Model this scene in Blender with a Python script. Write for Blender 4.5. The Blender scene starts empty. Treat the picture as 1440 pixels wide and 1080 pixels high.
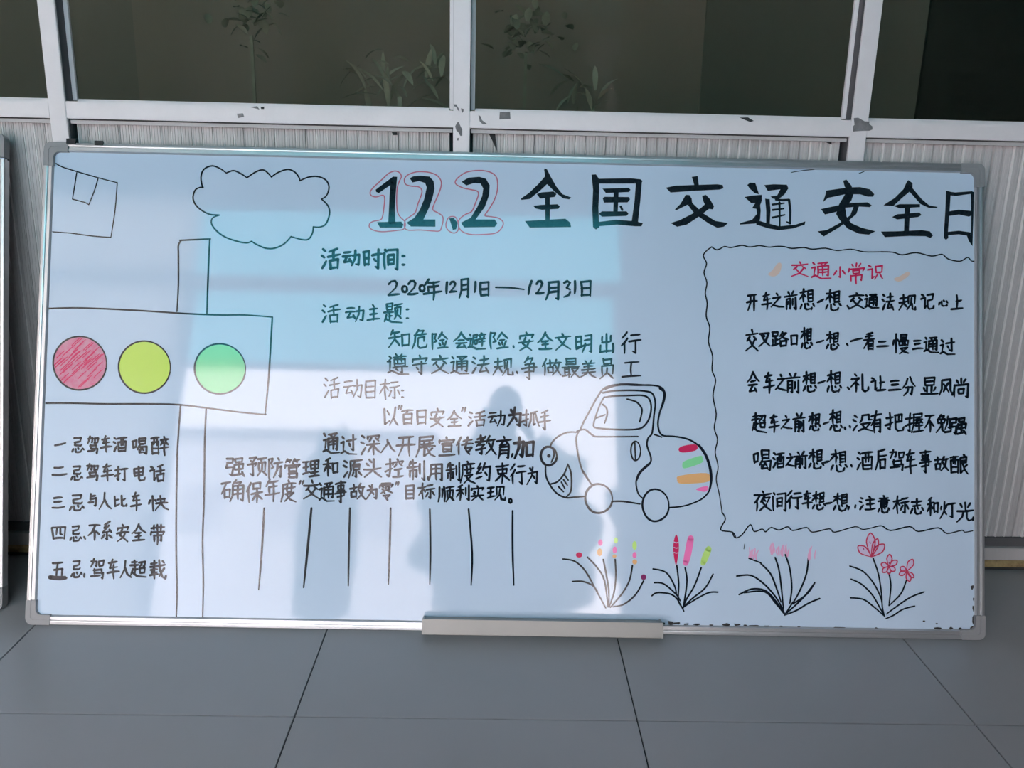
import bpy, bmesh, math, random
from mathutils import Vector, Matrix
random.seed(7)
sc = bpy.context.scene
COL = sc.collection

# ------------------------------------------------------------------ camera, sky, exposure
F_PX, PITCH, YAW, ROLL, CAM_H = 1187.17, 0.25762, 0.01724, 0.0232, 0.9449
FW = Vector((math.sin(YAW)*math.cos(PITCH), math.cos(YAW)*math.cos(PITCH), -math.sin(PITCH)))
_r0 = Vector((math.cos(YAW), -math.sin(YAW), 0)); _u0 = _r0.cross(FW)
RT = _r0*math.cos(ROLL) + _u0*math.sin(ROLL)
UP = -_r0*math.sin(ROLL) + _u0*math.cos(ROLL)
cam = bpy.data.cameras.new('camera'); cam.sensor_width = 36; cam.lens = F_PX/1440*36
cam.clip_start = 0.01
co = bpy.data.objects.new('camera', cam); COL.objects.link(co)
m = Matrix((RT, UP, -FW)).transposed().to_4x4(); m.translation = Vector((0, 0, CAM_H)); co.matrix_world = m
sc.camera = co
sc.view_settings.view_transform = 'Standard'; sc.view_settings.look = 'None'
sc.view_settings.exposure = 0.17; sc.view_settings.gamma = 1
SKY_S = 13.0
w = bpy.data.worlds.new('world'); sc.world = w; w.use_nodes = True
nt = w.node_tree; nt.nodes.clear()
out = nt.nodes.new('ShaderNodeOutputWorld'); bg = nt.nodes.new('ShaderNodeBackground')
tc = nt.nodes.new('ShaderNodeTexCoord'); sx = nt.nodes.new('ShaderNodeSeparateXYZ'); cr = nt.nodes.new('ShaderNodeValToRGB')
nt.links.new(tc.outputs['Generated'], sx.inputs[0]); nt.links.new(sx.outputs['Z'], cr.inputs[0])
cr.color_ramp.elements[0].color = (1.0, .80, .79, 1); cr.color_ramp.elements[0].position = 0.25
cr.color_ramp.elements[1].color = (.86, .76, .86, 1); cr.color_ramp.elements[1].position = 0.8
nt.links.new(cr.outputs[0], bg.inputs[0]); bg.inputs[1].default_value = SKY_S
nt.links.new(bg.outputs[0], out.inputs[0])
def portal(x, y, z, sx_, sz_, inward=1):
    l = bpy.data.lights.new('daylight_portal', 'AREA'); l.shape = 'RECTANGLE'; l.size = sx_; l.size_y = sz_
    l.cycles.is_portal = True
    o = bpy.data.objects.new('daylight_portal', l); COL.objects.link(o)
    o.location = (x, y, z); o.rotation_euler = (math.pi/2 if inward > 0 else -math.pi/2, 0, 0)
    return o
portal(-1.82, -1.70, 1.42, 5.3, 2.84).rotation_euler = (math.pi/2, 0, 0)
sc.cycles.use_denoising = True
sc.cycles.max_bounces = 8; sc.cycles.diffuse_bounces = 5; sc.cycles.transparent_max_bounces = 12
sc.cycles.sample_clamp_indirect = 6

# ------------------------------------------------------------------ materials
def mat(name, color, rough=.5, metal=0, noise=0, nscale=8, spec=.5, ior=1.5, bump=0, bscale=60, color2=None, stretch=None):
    m = bpy.data.materials.new(name); m.use_nodes = True; t = m.node_tree; b = t.nodes['Principled BSDF']
    b.inputs['Base Color'].default_value = (*color, 1); b.inputs['Roughness'].default_value = rough
    b.inputs['Metallic'].default_value = metal; b.inputs['IOR'].default_value = ior
    b.inputs['Specular IOR Level'].default_value = spec
    if noise or bump:
        c = t.nodes.new('ShaderNodeTexCoord'); mp = t.nodes.new('ShaderNodeMapping')
        t.links.new(c.outputs['Object'], mp.inputs[0])
        if stretch: mp.inputs['Scale'].default_value = stretch
    if noise:
        n = t.nodes.new('ShaderNodeTexNoise'); n.inputs['Scale'].default_value = nscale; n.inputs['Detail'].default_value = 6
        n.inputs['Roughness'].default_value = .65
        t.links.new(mp.outputs[0], n.inputs['Vector'])
        r = t.nodes.new('ShaderNodeValToRGB'); r.color_ramp.elements[0].position = .3; r.color_ramp.elements[1].position = .7
        c2 = color2 or tuple(x*(1-noise) for x in color)
        r.color_ramp.elements[0].color = (*c2, 1); r.color_ramp.elements[1].color = (*color, 1)
        t.links.new(n.outputs[0], r.inputs[0]); t.links.new(r.outputs[0], b.inputs['Base Color'])
    if bump:
        n2 = t.nodes.new('ShaderNodeTexNoise'); n2.inputs['Scale'].default_value = bscale
        t.links.new(mp.outputs[0], n2.inputs['Vector'])
        bp = t.nodes.new('ShaderNodeBump'); bp.inputs['Strength'].default_value = bump; bp.inputs['Distance'].default_value = .002
        t.links.new(n2.outputs[0], bp.inputs['Height']); t.links.new(bp.outputs[0], b.inputs['Normal'])
    return m
def glassmat(name, tint, ior=1.45, rough=0.0):
    m = bpy.data.materials.new(name); m.use_nodes = True; t = m.node_tree; t.nodes.clear()
    o = t.nodes.new('ShaderNodeOutputMaterial'); mx = t.nodes.new('ShaderNodeMixShader'); fr = t.nodes.new('ShaderNodeFresnel')
    tr = t.nodes.new('ShaderNodeBsdfTransparent'); gl = t.nodes.new('ShaderNodeBsdfGlossy')
    fr.inputs['IOR'].default_value = ior; tr.inputs[0].default_value = (*tint, 1); gl.inputs['Roughness'].default_value = rough
    t.links.new(fr.outputs[0], mx.inputs[0]); t.links.new(tr.outputs[0], mx.inputs[1]); t.links.new(gl.outputs[0], mx.inputs[2])
    t.links.new(mx.outputs[0], o.inputs[0]); return m
BOARD_ROUGH = .045; BOARD_IOR = 1.5
M_board = mat('white_enamel', (.53, .67, .83), BOARD_ROUGH, ior=BOARD_IOR, noise=.035, nscale=2.2)
def ink(name, c, noise=0, ns=60, c2=None): return mat(name, c, .08, ior=BOARD_IOR, noise=noise, nscale=ns, color2=c2)
K = ink('black_marker', (.006, .012, .022))
K2 = ink('black_marker_filled', (.004, .010, .018), noise=.01, ns=130, c2=(.018, .028, .036))
M_red = ink('red_marker', (.55, .05, .12)); M_redthin = ink('red_marker_thin', (.52, .16, .24))
M_pinkfill = ink('pink_scribble', (.62, .12, .24), noise=.3, ns=70, c2=(.60, .30, .42))
M_yel = ink('yellow_green_highlighter', (.56, .78, .13)); M_grn = ink('green_highlighter', (.25, .74, .36))
M_lime = ink('lime_highlighter', (.56, .84, .24)); M_pink = ink('pink_highlighter', (.93, .22, .52))
M_org = ink('orange_highlighter', (.80, .46, .20)); M_crim = ink('crimson_marker', (.62, .03, .12))
M_purp = ink('purple_marker', (.25, .03, .14)); M_fpink = ink('faded_pink_marker', (.76, .40, .62)); M_forg = ink('faded_orange_marker', (.68, .55, .50))
M_lpink = ink('pale_pink_marker', (.60, .52, .72))
M_alu = mat('brushed_aluminium', (.60, .62, .64), .32, metal=.75, noise=.12, nscale=30, stretch=(1, 40, 40))
M_plast = mat('grey_corner_plastic', (.34, .36, .38), .45)
M_corner = mat('grey_corner_plastic', (.27, .28, .29), .4)
M_tray = mat('pen_tray_aluminium', (.33, .335, .32), .4, metal=.3, noise=.06, nscale=12)
M_frame = mat('painted_window_frame', (.80, .77, .79), .42, noise=.07, nscale=14, bump=.15, bscale=90)
M_side = mat('frame_side_shade', (.10, .10, .11), .6)  # dark colour standing in for shade on the mullion sides
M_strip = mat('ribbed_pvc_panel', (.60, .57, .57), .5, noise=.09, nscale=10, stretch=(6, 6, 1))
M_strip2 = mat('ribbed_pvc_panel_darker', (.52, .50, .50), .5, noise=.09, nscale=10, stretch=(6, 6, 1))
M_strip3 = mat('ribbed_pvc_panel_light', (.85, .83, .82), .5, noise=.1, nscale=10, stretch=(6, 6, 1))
M_groove = mat('panel_backing', (.10, .10, .105), .8)
M_dirt = mat('black_dirt', (.03, .03, .032), .8); M_dirt2 = mat('grey_tape_residue', (.25, .245, .255), .8, noise=.4, nscale=60)
M_rust = mat('rusty_yellowed_metal', (.55, .42, .20), .7, noise=.6, nscale=22, color2=(.12, .06, .03))
M_tile = mat('polished_grey_tile', (.34, .355, .37), .34, noise=.10, nscale=1.5, color2=(.31, .33, .34))
M_grout = mat('dark_grout', (.03, .032, .035), .9)
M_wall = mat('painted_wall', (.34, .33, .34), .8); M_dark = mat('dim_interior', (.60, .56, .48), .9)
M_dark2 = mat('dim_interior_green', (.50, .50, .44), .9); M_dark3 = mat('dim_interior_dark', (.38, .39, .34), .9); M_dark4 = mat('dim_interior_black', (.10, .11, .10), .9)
M_glass = glassmat('dark_window_glass', (.78, .79, .76), ior=1.07)
M_tint = glassmat('cyan_tinted_glass', (.16, .53, .58)); M_clear = glassmat('clear_glass', (.9, .93, .93))
M_leaf = mat('pale_green_leaf', (.62, .66, .52), .6, noise=.2, nscale=20); M_pot = mat('glazed_pot', (.2, .1, .06), .4)
M_tree = mat('evergreen_foliage', (.03, .05, .03), .9, noise=.4, nscale=3); M_trunk = mat('bark', (.06, .05, .04), .9)
M_asph = mat('concrete_yard', (.74, .72, .72), .9, noise=.1, nscale=1)
M_coat = mat('dark_blue_coat', (.02, .03, .06), .85); M_skin = mat('skin', (.45, .28, .2), .5)
M_hair = mat('black_hair', (.01, .01, .01), .6); M_phone = mat('black_phone', (.01, .01, .012), .3)

# ------------------------------------------------------------------ mesh helpers
def link(name, me, m, parent=None):
    if m: me.materials.append(m)
    o = bpy.data.objects.new(name, me); COL.objects.link(o)
    if parent: o.parent = parent
    return o
def empty(name, loc=(0, 0, 0)):
    o = bpy.data.objects.new(name, None); COL.objects.link(o); o.location = loc; o.empty_display_size = .1; return o
def tag(o, label=None, cat=None, group=None, kind=None):
    if label: o['label'] = label
    if cat: o['category'] = cat
    if group: o['group'] = group
    if kind: o['kind'] = kind
    return o
class MB:
    def __init__(s): s.v = []; s.f = []
    def box(s, x0, x1, y0, y1, z0, z1):
        n = len(s.v)
        s.v += [(x0,y0,z0),(x1,y0,z0),(x1,y1,z0),(x0,y1,z0),(x0,y0,z1),(x1,y0,z1),(x1,y1,z1),(x0,y1,z1)]
        s.f += [tuple(n+i for i in q) for q in ((0,3,2,1),(4,5,6,7),(0,1,5,4),(1,2,6,5),(2,3,7,6),(3,0,4,7))]
        return s
    def prism(s, pts, y0, y1):           # outline in x,z extruded along y
        n = len(s.v); k = len(pts)
        s.v += [(p[0], y0, p[1]) for p in pts] + [(p[0], y1, p[1]) for p in pts]
        s.f += [tuple(range(n, n+k)), tuple(range(n+2*k-1, n+k-1, -1))]
        s.f += [(n+i, n+k+i, n+k+(i+1) % k, n+(i+1) % k) for i in range(k)]
        return s
    def xrun(s, prof, x0, x1):           # profile in y,z extruded along x
        n = len(s.v); k = len(prof)
        s.v += [(x0, p[0], p[1]) for p in prof] + [(x1, p[0], p[1]) for p in prof]
        s.f += [tuple(range(n, n+k)), tuple(range(n+2*k-1, n+k-1, -1))]
        s.f += [(n+i, n+k+i, n+k+(i+1) % k, n+(i+1) % k) for i in range(k)]
        return s
    def zrun(s, prof, z0, z1):           # profile in x,y extruded along z
        n = len(s.v); k = len(prof)
        s.v += [(p[0], p[1], z0) for p in prof] + [(p[0], p[1], z1) for p in prof]
        s.f += [tuple(range(n, n+k)), tuple(range(n+2*k-1, n+k-1, -1))]
        s.f += [(n+i, n+k+i, n+k+(i+1) % k, n+(i+1) % k) for i in range(k)]
        return s
    def mesh(s, name, bevel=0, recalc=True):
        me = bpy.data.meshes.new(name); me.from_pydata(s.v, [], s.f); me.update()
        if recalc or bevel:
            bm = bmesh.new(); bm.from_mesh(me); bmesh.ops.recalc_face_normals(bm, faces=bm.faces)
            if bevel: bmesh.ops.bevel(bm, geom=bm.edges[:], offset=bevel, segments=2, affect='EDGES', clamp_overlap=True)
            bm.to_mesh(me); bm.free()
        return me
    def build(s, name, m, parent=None, bevel=0): return link(name, s.mesh(name, bevel), m, parent)

# ------------------------------------------------------------------ the room
W = 1.872                                  # front face of the mullions
GX, GY, T = -.3439, 1.2806, .6
floor = MB().box(-6, 6, -1.7, 1.95, -.05, -.0035).build('floor', M_grout); tag(floor, kind='structure')
tile_me = MB().box(.0012, T-.0012, .0012, T-.0012, -.02, 0).mesh('tile', .0006); tile_me.materials.append(M_tile)
for i in range(-7, 9):
    for j in range(-4, 0):
        x, y = GX+i*T, GY+j*T
        me = tile_me
        t = bpy.data.objects.new('tile', me); COL.objects.link(t); t.parent = floor; t.location = (x, y, 0)
last_me = MB().box(.0012, T-.0012, .0012, 1.93-GY, -.02, 0).mesh('tile_cut', .0006); last_me.materials.append(M_tile)
for i in range(-7, 9):
    t = bpy.data.objects.new('tile', last_me); COL.objects.link(t); t.parent = floor; t.location = (GX+i*T, GY, 0)

S, MX, MW = .8483, -.0878, .0350
RZ1, RZ2 = 1.0462, 1.0120                  # top and bottom of the sill rail
wall = MB().box(-4.6, 4.6, 1.925, 1.96, 0, RZ2+.02).build('wall_back', M_groove); tag(wall, kind='structure')
MULL = [MX+(i-1)*S for i in range(-3, 6)]
for i, x in enumerate(MULL):
    t = MB().box(x-MW/2, x+MW/2, W, W+.052, .0, 2.3).build('trim_%d' % (i+1), M_frame, None, .0012); tag(t, kind='structure')
    MB().box(x-MW/2-.0006, x+MW/2+.0006, W+.006, W+.05, RZ1+.001, 2.29).build('side_shade', M_side, t)
    MB().box(x-MW/2-.0008, x+MW/2+.0008, W+.008, W+.05, .08, RZ2-.001).build('side_shade', M_side, t)
k = len(MULL)+1
edges = []
for a, b in zip(MULL[:-1], MULL[1:]):
    edges.append((a+MW/2, b-MW/2))
for n, (a, b) in enumerate(edges):
    r = MB().box(a, b, W+.0015, W+.05, RZ2, RZ1).build('trim_%d' % k, M_frame, None, .001); tag(r, kind='structure'); k += 1
    MB().box(a+.002, b-.002, W+.012, W+.05, RZ2-.010, RZ2-.003).build('channel', M_strip2, r)      # grey channel under the rail
    MB().box(a+.002, b-.002, W+.02, W+.05, RZ2-.004, RZ2).build('shadow_line', M_groove, r)  # dark strip painted in as the shadow line below the rail
    wi = MB().box(a+.001, b-.001, W+.044, W+.047, RZ1, 2.28).build('window_%d' % (n+1), M_glass); tag(wi, kind='structure')
    MB().box(a+.0005, a+.0095, W+.034, W+.0435, RZ1+.004, 2.28).build('glazing_bead', M_frame, wi, .001)
    MB().box(b-.0095, b-.0005, W+.034, W+.0435, RZ1+.004, 2.28).build('glazing_bead', M_frame, wi, .001)
    MB().box(a+.0100, b-.0100, W+.034, W+.0435, RZ1+.0005, RZ1+.007).build('glazing_bead', M_frame, wi, .001)
    # ribbed strips
    pitch = .0222; x = a+.012 if n != 5 else a+.003; z0, z1 = .078, RZ2-.010
# three strip meshes: a flat with two fine ribs and a lapped edge
def strip_mesh(w_, m_):
    p = [(0,0),(.0012,-.0034),(.0030,-.0034),(.0036,-.0012),(w_*.36,-.0016),(w_*.40,-.0005),(w_*.44,-.0016),(w_*.68,-.0014),(w_*.72,-.0004),(w_*.76,-.0014),(w_-.0016,-.0010),(w_-.0010,.0),(w_-.0010,.004),(0,.004)]
    me = MB().zrun(p, 0, RZ2-.010-.078).mesh('panel_strip'); me.materials.append(m_); return me
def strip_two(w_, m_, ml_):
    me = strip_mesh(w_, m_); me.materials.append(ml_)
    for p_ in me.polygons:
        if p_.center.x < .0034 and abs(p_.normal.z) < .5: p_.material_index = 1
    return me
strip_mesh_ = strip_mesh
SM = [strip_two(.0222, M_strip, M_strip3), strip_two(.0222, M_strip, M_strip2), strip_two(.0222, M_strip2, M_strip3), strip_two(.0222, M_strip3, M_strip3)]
rs = random.Random(3)
for n, (a, b) in enumerate(edges):
    x = a+.006
    while x+.0222 < b-.001:
        me = rs.choice(SM[:3] if n < 5 or x > a+.12 else SM)
        o = bpy.data.objects.new('panel_strip', me); COL.objects.link(o); o.parent = wall
        o.location = (x, W+.030+rs.uniform(-.0008, .0008), .078); o.rotation_euler = (0, 0, rs.uniform(-.02, .02)); x += .0222
# bottom rail with rust
bb = MB().box(-4.5, 4.5, W+.010, W+.053, .0245, .056).build('baseboard_back', M_strip2, None, .001); tag(bb, kind='structure')
MB().box(-4.5, 4.5, W+.022, W+.052, .056, .079).build('shadow_gap', M_groove, bb)
MB().xrun([(W+.004, .009), (W+.050, .009), (W+.050, .0245), (W+.009, .0245), (W+.004, .018)], -4.5, 4.5).build('rusty_foot', M_rust, bb)
MB().box(-4.5, 4.5, W+.008, W+.05, 0, .009).build('rusty_foot', M_dirt, bb)
# wall above the windows, ceiling, the dim room behind the glass
t = MB().box(-4.6, 4.6, W, W+.06, 2.3, 3.05).build('wall_upper', M_wall); tag(t, kind='structure')
t = MB().box(-4.6, 4.6, -1.7, 4.6, 3.05, 3.15).build('ceiling', M_wall); tag(t, kind='structure')
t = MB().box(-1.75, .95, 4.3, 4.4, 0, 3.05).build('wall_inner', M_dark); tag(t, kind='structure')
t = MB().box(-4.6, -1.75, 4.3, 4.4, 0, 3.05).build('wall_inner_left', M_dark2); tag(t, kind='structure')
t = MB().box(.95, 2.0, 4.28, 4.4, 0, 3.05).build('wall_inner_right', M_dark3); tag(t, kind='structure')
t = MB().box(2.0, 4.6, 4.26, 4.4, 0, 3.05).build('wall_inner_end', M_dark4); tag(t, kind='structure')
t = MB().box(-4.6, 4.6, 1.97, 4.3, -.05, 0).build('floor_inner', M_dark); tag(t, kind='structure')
t = MB().box(4.6, 4.7, -1.7, 4.4, 0, 3.15).build('wall_right', M_wall); tag(t, kind='structure')
t = MB().box(-4.7, -4.6, -1.7, 4.4, 0, 3.15).build('wall_left', M_wall); tag(t, kind='structure')
# facade behind the viewpoint, seen mirrored in the board
YF = -1.5
t = MB().box(.76, 4.6, YF-.12, YF, 0, 3.05).box(-4.6, -4.4, YF-.12, YF, 0, 3.05).box(-4.4, .76, YF-.12, YF, 2.83, 3.05).build('wall_front', M_wall)
tag(t, kind='structure')
k0 = k
def fbar(x0, x1, z0, z1, name='trim_%d'):
    global k
    o = MB().box(x0, x1, YF-.09, YF-.03, z0, z1).build(name % k, M_frame); tag(o, kind='structure'); k += 1
fbar(-4.4, .76, 2.22, 2.31); fbar(-4.4, .76, 1.69, 1.72); fbar(-2.03, -1.97, 0, 1.69); fbar(.70, .76, 0, 1.69)
fbar(-2.03, -1.97, 1.72, 2.22); fbar(.70, .76, 1.72, 2.22)
wi = MB().box(-2.0, .76, YF-.065, YF-.055, 2.31, 2.83).build('window_11', M_tint); tag(wi, kind='structure')
wi = MB().box(-2.0, .76, YF-.065, YF-.055, 1.72, 2.22).build('window_12', M_tint); tag(wi, kind='structure')
wi = MB().box(-4.4, .70, YF-.065, YF-.055, 0, 1.69).build('window_13', M_clear); tag(wi, kind='structure')
for n_, (a, b) in enumerate(((2.31, 2.83), (1.72, 2.22))):
    wi = MB().box(-4.4, -2.0, YF-.065, YF-.055, a, b).build('window_%d' % (14+n_), M_clear); tag(wi, kind='structure')
# sheer cloth added over the left bay to brighten the mirrored glare; yard outside
def curtain():
    v = []; f = []; n = 160
    for i in range(n+1):
        x = -4.38+i*(2.43/n); y = YF+.05+.022*math.sin(i*.55)+.01*math.sin(i*.23)
        v += [(x, y, .06), (x, y, 2.86)]
    for i in range(n): f.append((2*i, 2*i+2, 2*i+3, 2*i+1))
    me = bpy.data.meshes.new('curtain'); me.from_pydata(v, [], f)
    for p in me.polygons: p.use_smooth = True
    mt = bpy.data.materials.new('added_sheer_curtain'); mt.use_nodes = True; t = mt.node_tree; t.nodes.clear()
    o = t.nodes.new('ShaderNodeOutputMaterial'); a = t.nodes.new('ShaderNodeBsdfTranslucent'); b = t.nodes.new('ShaderNodeBsdfDiffuse'); mx = t.nodes.new('ShaderNodeMixShader')
    a.inputs[0].default_value = (.97, .95, .86, 1); b.inputs[0].default_value = (.8, .78, .8, 1); mx.inputs[0].default_value = .25
    t.links.new(a.outputs[0], mx.inputs[1]); t.links.new(b.outputs[0], mx.inputs[2]); t.links.new(mx.outputs[0], o.inputs[0])
    return tag(link('curtain', me, mt), 'pale sheer cloth added over the bay opposite to brighten the board reflection', 'curtain')
curtain()
t = MB().box(-30, 30, -40, -1.7, -.3, -.1).build('ground', M_asph); tag(t, kind='structure')
def tree(x, y, h, w_, sd, label):  # evergreens added out of view, sized to darken streaks of the mirrored sky
    e = empty('added_evergreen', (x, y, -.1)); tag(e, label, 'tree', 'unseen evergreens added to darken streaks in the board glare')
    rr = random.Random(sd)
    bm = bmesh.new(); bmesh.ops.create_icosphere(bm, subdivisions=4, radius=1)
    for v in bm.verts:
        s_ = 1+.14*math.sin(v.co.x*9+sd)*math.sin(v.co.z*11+sd)+rr.uniform(-.08, .08)
        v.co = Vector((v.co.x*w_*.5*s_, v.co.y*.7*s_, .3+h*.5+v.co.z*h*.5*s_))
    me = bpy.data.meshes.new('crown'); bm.to_mesh(me); bm.free(); link('crown', me, M_tree, e)
    MB().box(-.08, .08, -.08, .08, -.05, .6).build('trunk', M_trunk, e)
for x, y, h, w_, lb in ((-2.32, -8, 2.85, .75, 'added dark evergreen, standing left of the photographer in the yard'), (.1, -8.1, 2.9, 2.4, 'added dark evergreen straight behind the photographer'), (2.35, -8, 2.8, 1.7, 'added dark evergreen, second to the right of the photographer'), (4.5, -8, 3.1, 2.0, 'added dark evergreen, third to the right of the photographer'), (6.9, -8.2, 2.9, 2.2, 'added dark evergreen, last to the right of the photographer')):
    tree(x, y, h, w_, int(x*10)+100, lb)

# unseen pale building, added to dim the glare mirrored low on the board
bl = empty('added_building', (-4.3, -15, -.1)); tag(bl, 'low pale building added behind the viewpoint to dim the board glare', 'building')
mb = MB(); mb.box(-2.8, 2.8, -1.5, 1.5, 0, 4.55); mb.build('wall', mat('pale_render', (.84, .82, .80), .9, noise=.05, nscale=2), bl)
MB().box(-2.95, 2.95, -1.65, 1.65, 4.55, 4.7).build('roof', M_wall, bl)
for i_ in range(3):
    for z_ in (2.6,):
        wn = MB().box(-2.1+i_*1.7, -1.3+i_*1.7, 1.49, 1.54, z_, z_+.9).build('window', M_strip2, bl)
        MB().box(-2.05+i_*1.7, -1.35+i_*1.7, 1.535, 1.55, z_+.05, z_+.85).build('pane', M_strip, wn)

# potted plants standing in the dim room behind the glass
leaf_me = None
def leafmesh(name, L, w_):
    v = []; f = []; n = 6
    for i in range(n+1):
        t_ = i/n; ww = w_*math.sin(math.pi*min(1, .08+t_*.92))**.8; z = .10*L*math.sin(t_*math.pi); dx = L*t_
        v += [(dx, -ww/2, z), (dx, 0, z-.12*ww), (dx, ww/2, z)]
    for i in range(n):
        a = 3*i; f += [(a, a+3, a+4, a+1), (a+1, a+4, a+5, a+2)]
    me = bpy.data.meshes.new(name); me.from_pydata(v, [], f); me.materials.append(M_leaf)
    for p in me.polygons: p.use_smooth = True
    return me
LEAF_A = leafmesh('leaf', .085, .014); LEAF_B = leafmesh('leaf', .05, .028)
def plant(x, y, z_top, kind, n, spread, label, sd):
    e = empty('potted_plant', (x, y, 0)); tag(e, label, 'plant'); rr = random.Random(sd)
    pr = [(math.cos(a*math.pi/8), math.sin(a*math.pi/8)) for a in range(16)]
    v = []; f = []
    for zz, r_ in ((0, .10), (.26, .14), (.26, .125), (.22, .12)):
        v += [(p[0]*r_, p[1]*r_, zz) for p in pr]
    for q in range(3): f += [(q*16+i, q*16+(i+1) % 16, q*16+16+(i+1) % 16, q*16+16+i) for i in range(16)]
    f += [tuple(range(15, -1, -1)), tuple(range(48, 64))]
    me = bpy.data.meshes.new('pot'); me.from_pydata(v, [], f); link('pot', me, M_pot, e)
    mb = MB(); mb.box(-.005, .005, -.005, .005, .2, z_top-.06); mb.build('stem', M_leaf, e)
    for i in range(n):
        o = bpy.data.objects.new('leaf', LEAF_A if kind else LEAF_B); COL.objects.link(o); o.parent = e
        a = rr.uniform(0, 6.28)
        if kind:
            o.location = (rr.uniform(-.16, .16)*spread, rr.uniform(-.05, .05), z_top+rr.uniform(-.06, .03)); el = rr.uniform(-1.0, 1.1)
        else:
            o.location = (rr.gauss(0, .45)*spread*.5, rr.uniform(-.1, .1), z_top+rr.gauss(0, .5)*spread*.35); el = rr.uniform(-1, 1)
        o.rotation_euler = (rr.uniform(-.4, .4), -el, a); s_ = rr.uniform(.7, 1.15); o.scale = (s_, s_, s_)
def at_ray(px, py, y):
    d = FW*F_PX+RT*(px-720)+UP*(540-py); t_ = y/d.y; return (d.x*t_, CAM_H+d.z*t_)
for px, py, y, kd, n, spx, lb, sd in ((562, 100, 2.2, 1, 40, .66, 'potted palm with long narrow leaves behind the glass left of the centre mullion', 4),
        (740, 48, 3.1, 0, 60, .22, 'potted shrub with small round leaves high behind the glass right of the centre mullion', 5),
        (815, 125, 2.35, 1, 16, .30, 'low potted palm with narrow leaves behind the glass right of the small shrub', 6),
        (352, 22, 3.0, 0, 44, .22, 'potted shrub with small leaves behind the glass of the left window bay', 8)):
    x, z = at_ray(px, py, y); plant(x, y, z, kd, n, spx, lb, sd)

# ------------------------------------------------------------------ the whiteboard
BX, BY, AL, BYAW = .03204, 1.56614, .29406, -.00411
BW, BH = 1.98973, 1.00413
def board_matrix(bx, by, al, yaw):
    return Matrix.Translation((bx, by, 0)) @ Matrix.Rotation(yaw, 4, 'Z') @ Matrix.Rotation(-al, 4, 'X')
BM = board_matrix(BX, BY, AL, BYAW); BMI = BM.inverted()
def P(px, py):
    """photo point -> (u, v) on the writing surface of the board"""
    d = BMI.to_3x3() @ (FW*F_PX+RT*(px-720)+UP*(540-py)); c = BMI @ Vector((0, 0, CAM_H))
    t_ = -c.y/d.y
    return (c.x+d.x*t_, c.z+d.z*t_)
def frame_profile(mb_fn):
    pass
FR = .0193     # frame width
def rail(name, length, parent, matrix, m_=None):
    # profile across the rail (q from outer edge 0 to inner FR), two ridges with a groove; runs along x
    prof = [(.012, 0), (-.0035, 0), (-.006, .0012), (-.0065, .006), (-.0060, .0085), (-.0035, .0092), (-.0035, .0108), (-.0052, .0115), (-.0052, .0165), (-.0015, FR-.001), (-.0002, FR), (.012, FR)]
    me = MB().xrun(prof, -length/2, length/2).mesh(name)
    o = link(name, me, m_ or M_alu, parent); o.matrix_local = matrix; return o
def corner(parent, sxn, szn, m_):
    # rounded plastic corner cap: L-shape with round outer and inner corners, local outline in x,z
    R, L, w_ = .014, .050, FR+.001
    pts = []
    for i in range(7):
        a = math.pi+i*math.pi/12; pts.append((R+R*math.cos(a), R+R*math.sin(a)))
    pts += [(L, 0), (L, w_)]
    r2 = .012
    for i in range(6):
        a = -math.pi/2-i*math.pi/10; pts.append((w_+r2+r2*math.cos(a), w_+r2+r2*math.sin(a)))
    pts += [(w_, L), (0, L)]
    mb = MB().prism([(p[0], p[1]) for p in pts], -.0078, .013)
    # raised ridge line
    a_, b_ = .0095, .0108
    mb.prism([(a_+.004, a_), (L-.001, a_), (L-.001, b_), (b_+.004, b_), (b_, b_+.004), (b_, L-.001), (a_, L-.001), (a_, a_+.004)], -.0086, -.0070)
    me = mb.mesh('frame_corner')
    o = link('frame_corner', me, m_, parent)
    o.matrix_local = Matrix.Translation((sxn*BW/2, 0, BH/2-szn*BH/2)) @ Matrix.Diagonal((-sxn, 1, szn, 1))
    if sxn*szn > 0:
        me.flip_normals() if hasattr(me, 'flip_normals') else None
    return o
def make_board(bm, bw, bh, label):
    e = empty('whiteboard'); e.matrix_world = bm; tag(e, label, 'whiteboard')
    MB().box(-bw/2+.004, bw/2-.004, 0, .009, .004, bh-.004).build('writing_surface', M_board, e)
    MB().box(-bw/2+.006, bw/2-.006, .0092, .0125, .006, bh-.006).build('backing_sheet', M_plast, e)
    I = Matrix.Identity(4)
    rail('frame_rail', bw-.1, e, I)
    rail('frame_rail', bw-.1, e, Matrix.Translation((0, 0, bh)) @ Matrix.Diagonal((1, 1, -1, 1)))
    rail('frame_rail', bh-.1, e, Matrix.Translation((-bw/2, 0, bh/2)) @ Matrix.Rotation(math.pi/2, 4, 'Y'))
    rail('frame_rail', bh-.1, e, Matrix.Translation((bw/2, 0, bh/2)) @ Matrix.Rotation(-math.pi/2, 4, 'Y'))
    for a in (-1, 1):
        for b in (-1, 1): corner(e, a, -b if False else (1 if b < 0 else -1), M_corner)
    return e
board = make_board(BM, BW, BH, 'large whiteboard with hand-drawn road-safety notice, aluminium frame, leaning against the ribbed wall')
board2 = make_board(board_matrix(-2.034, 1.6235, .232, 0), 1.99, 1.0, 'second whiteboard leaning at the left edge, only its right frame showing')
surf = [o for o in board.children if o.name.startswith('writing_surface')][0]

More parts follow.
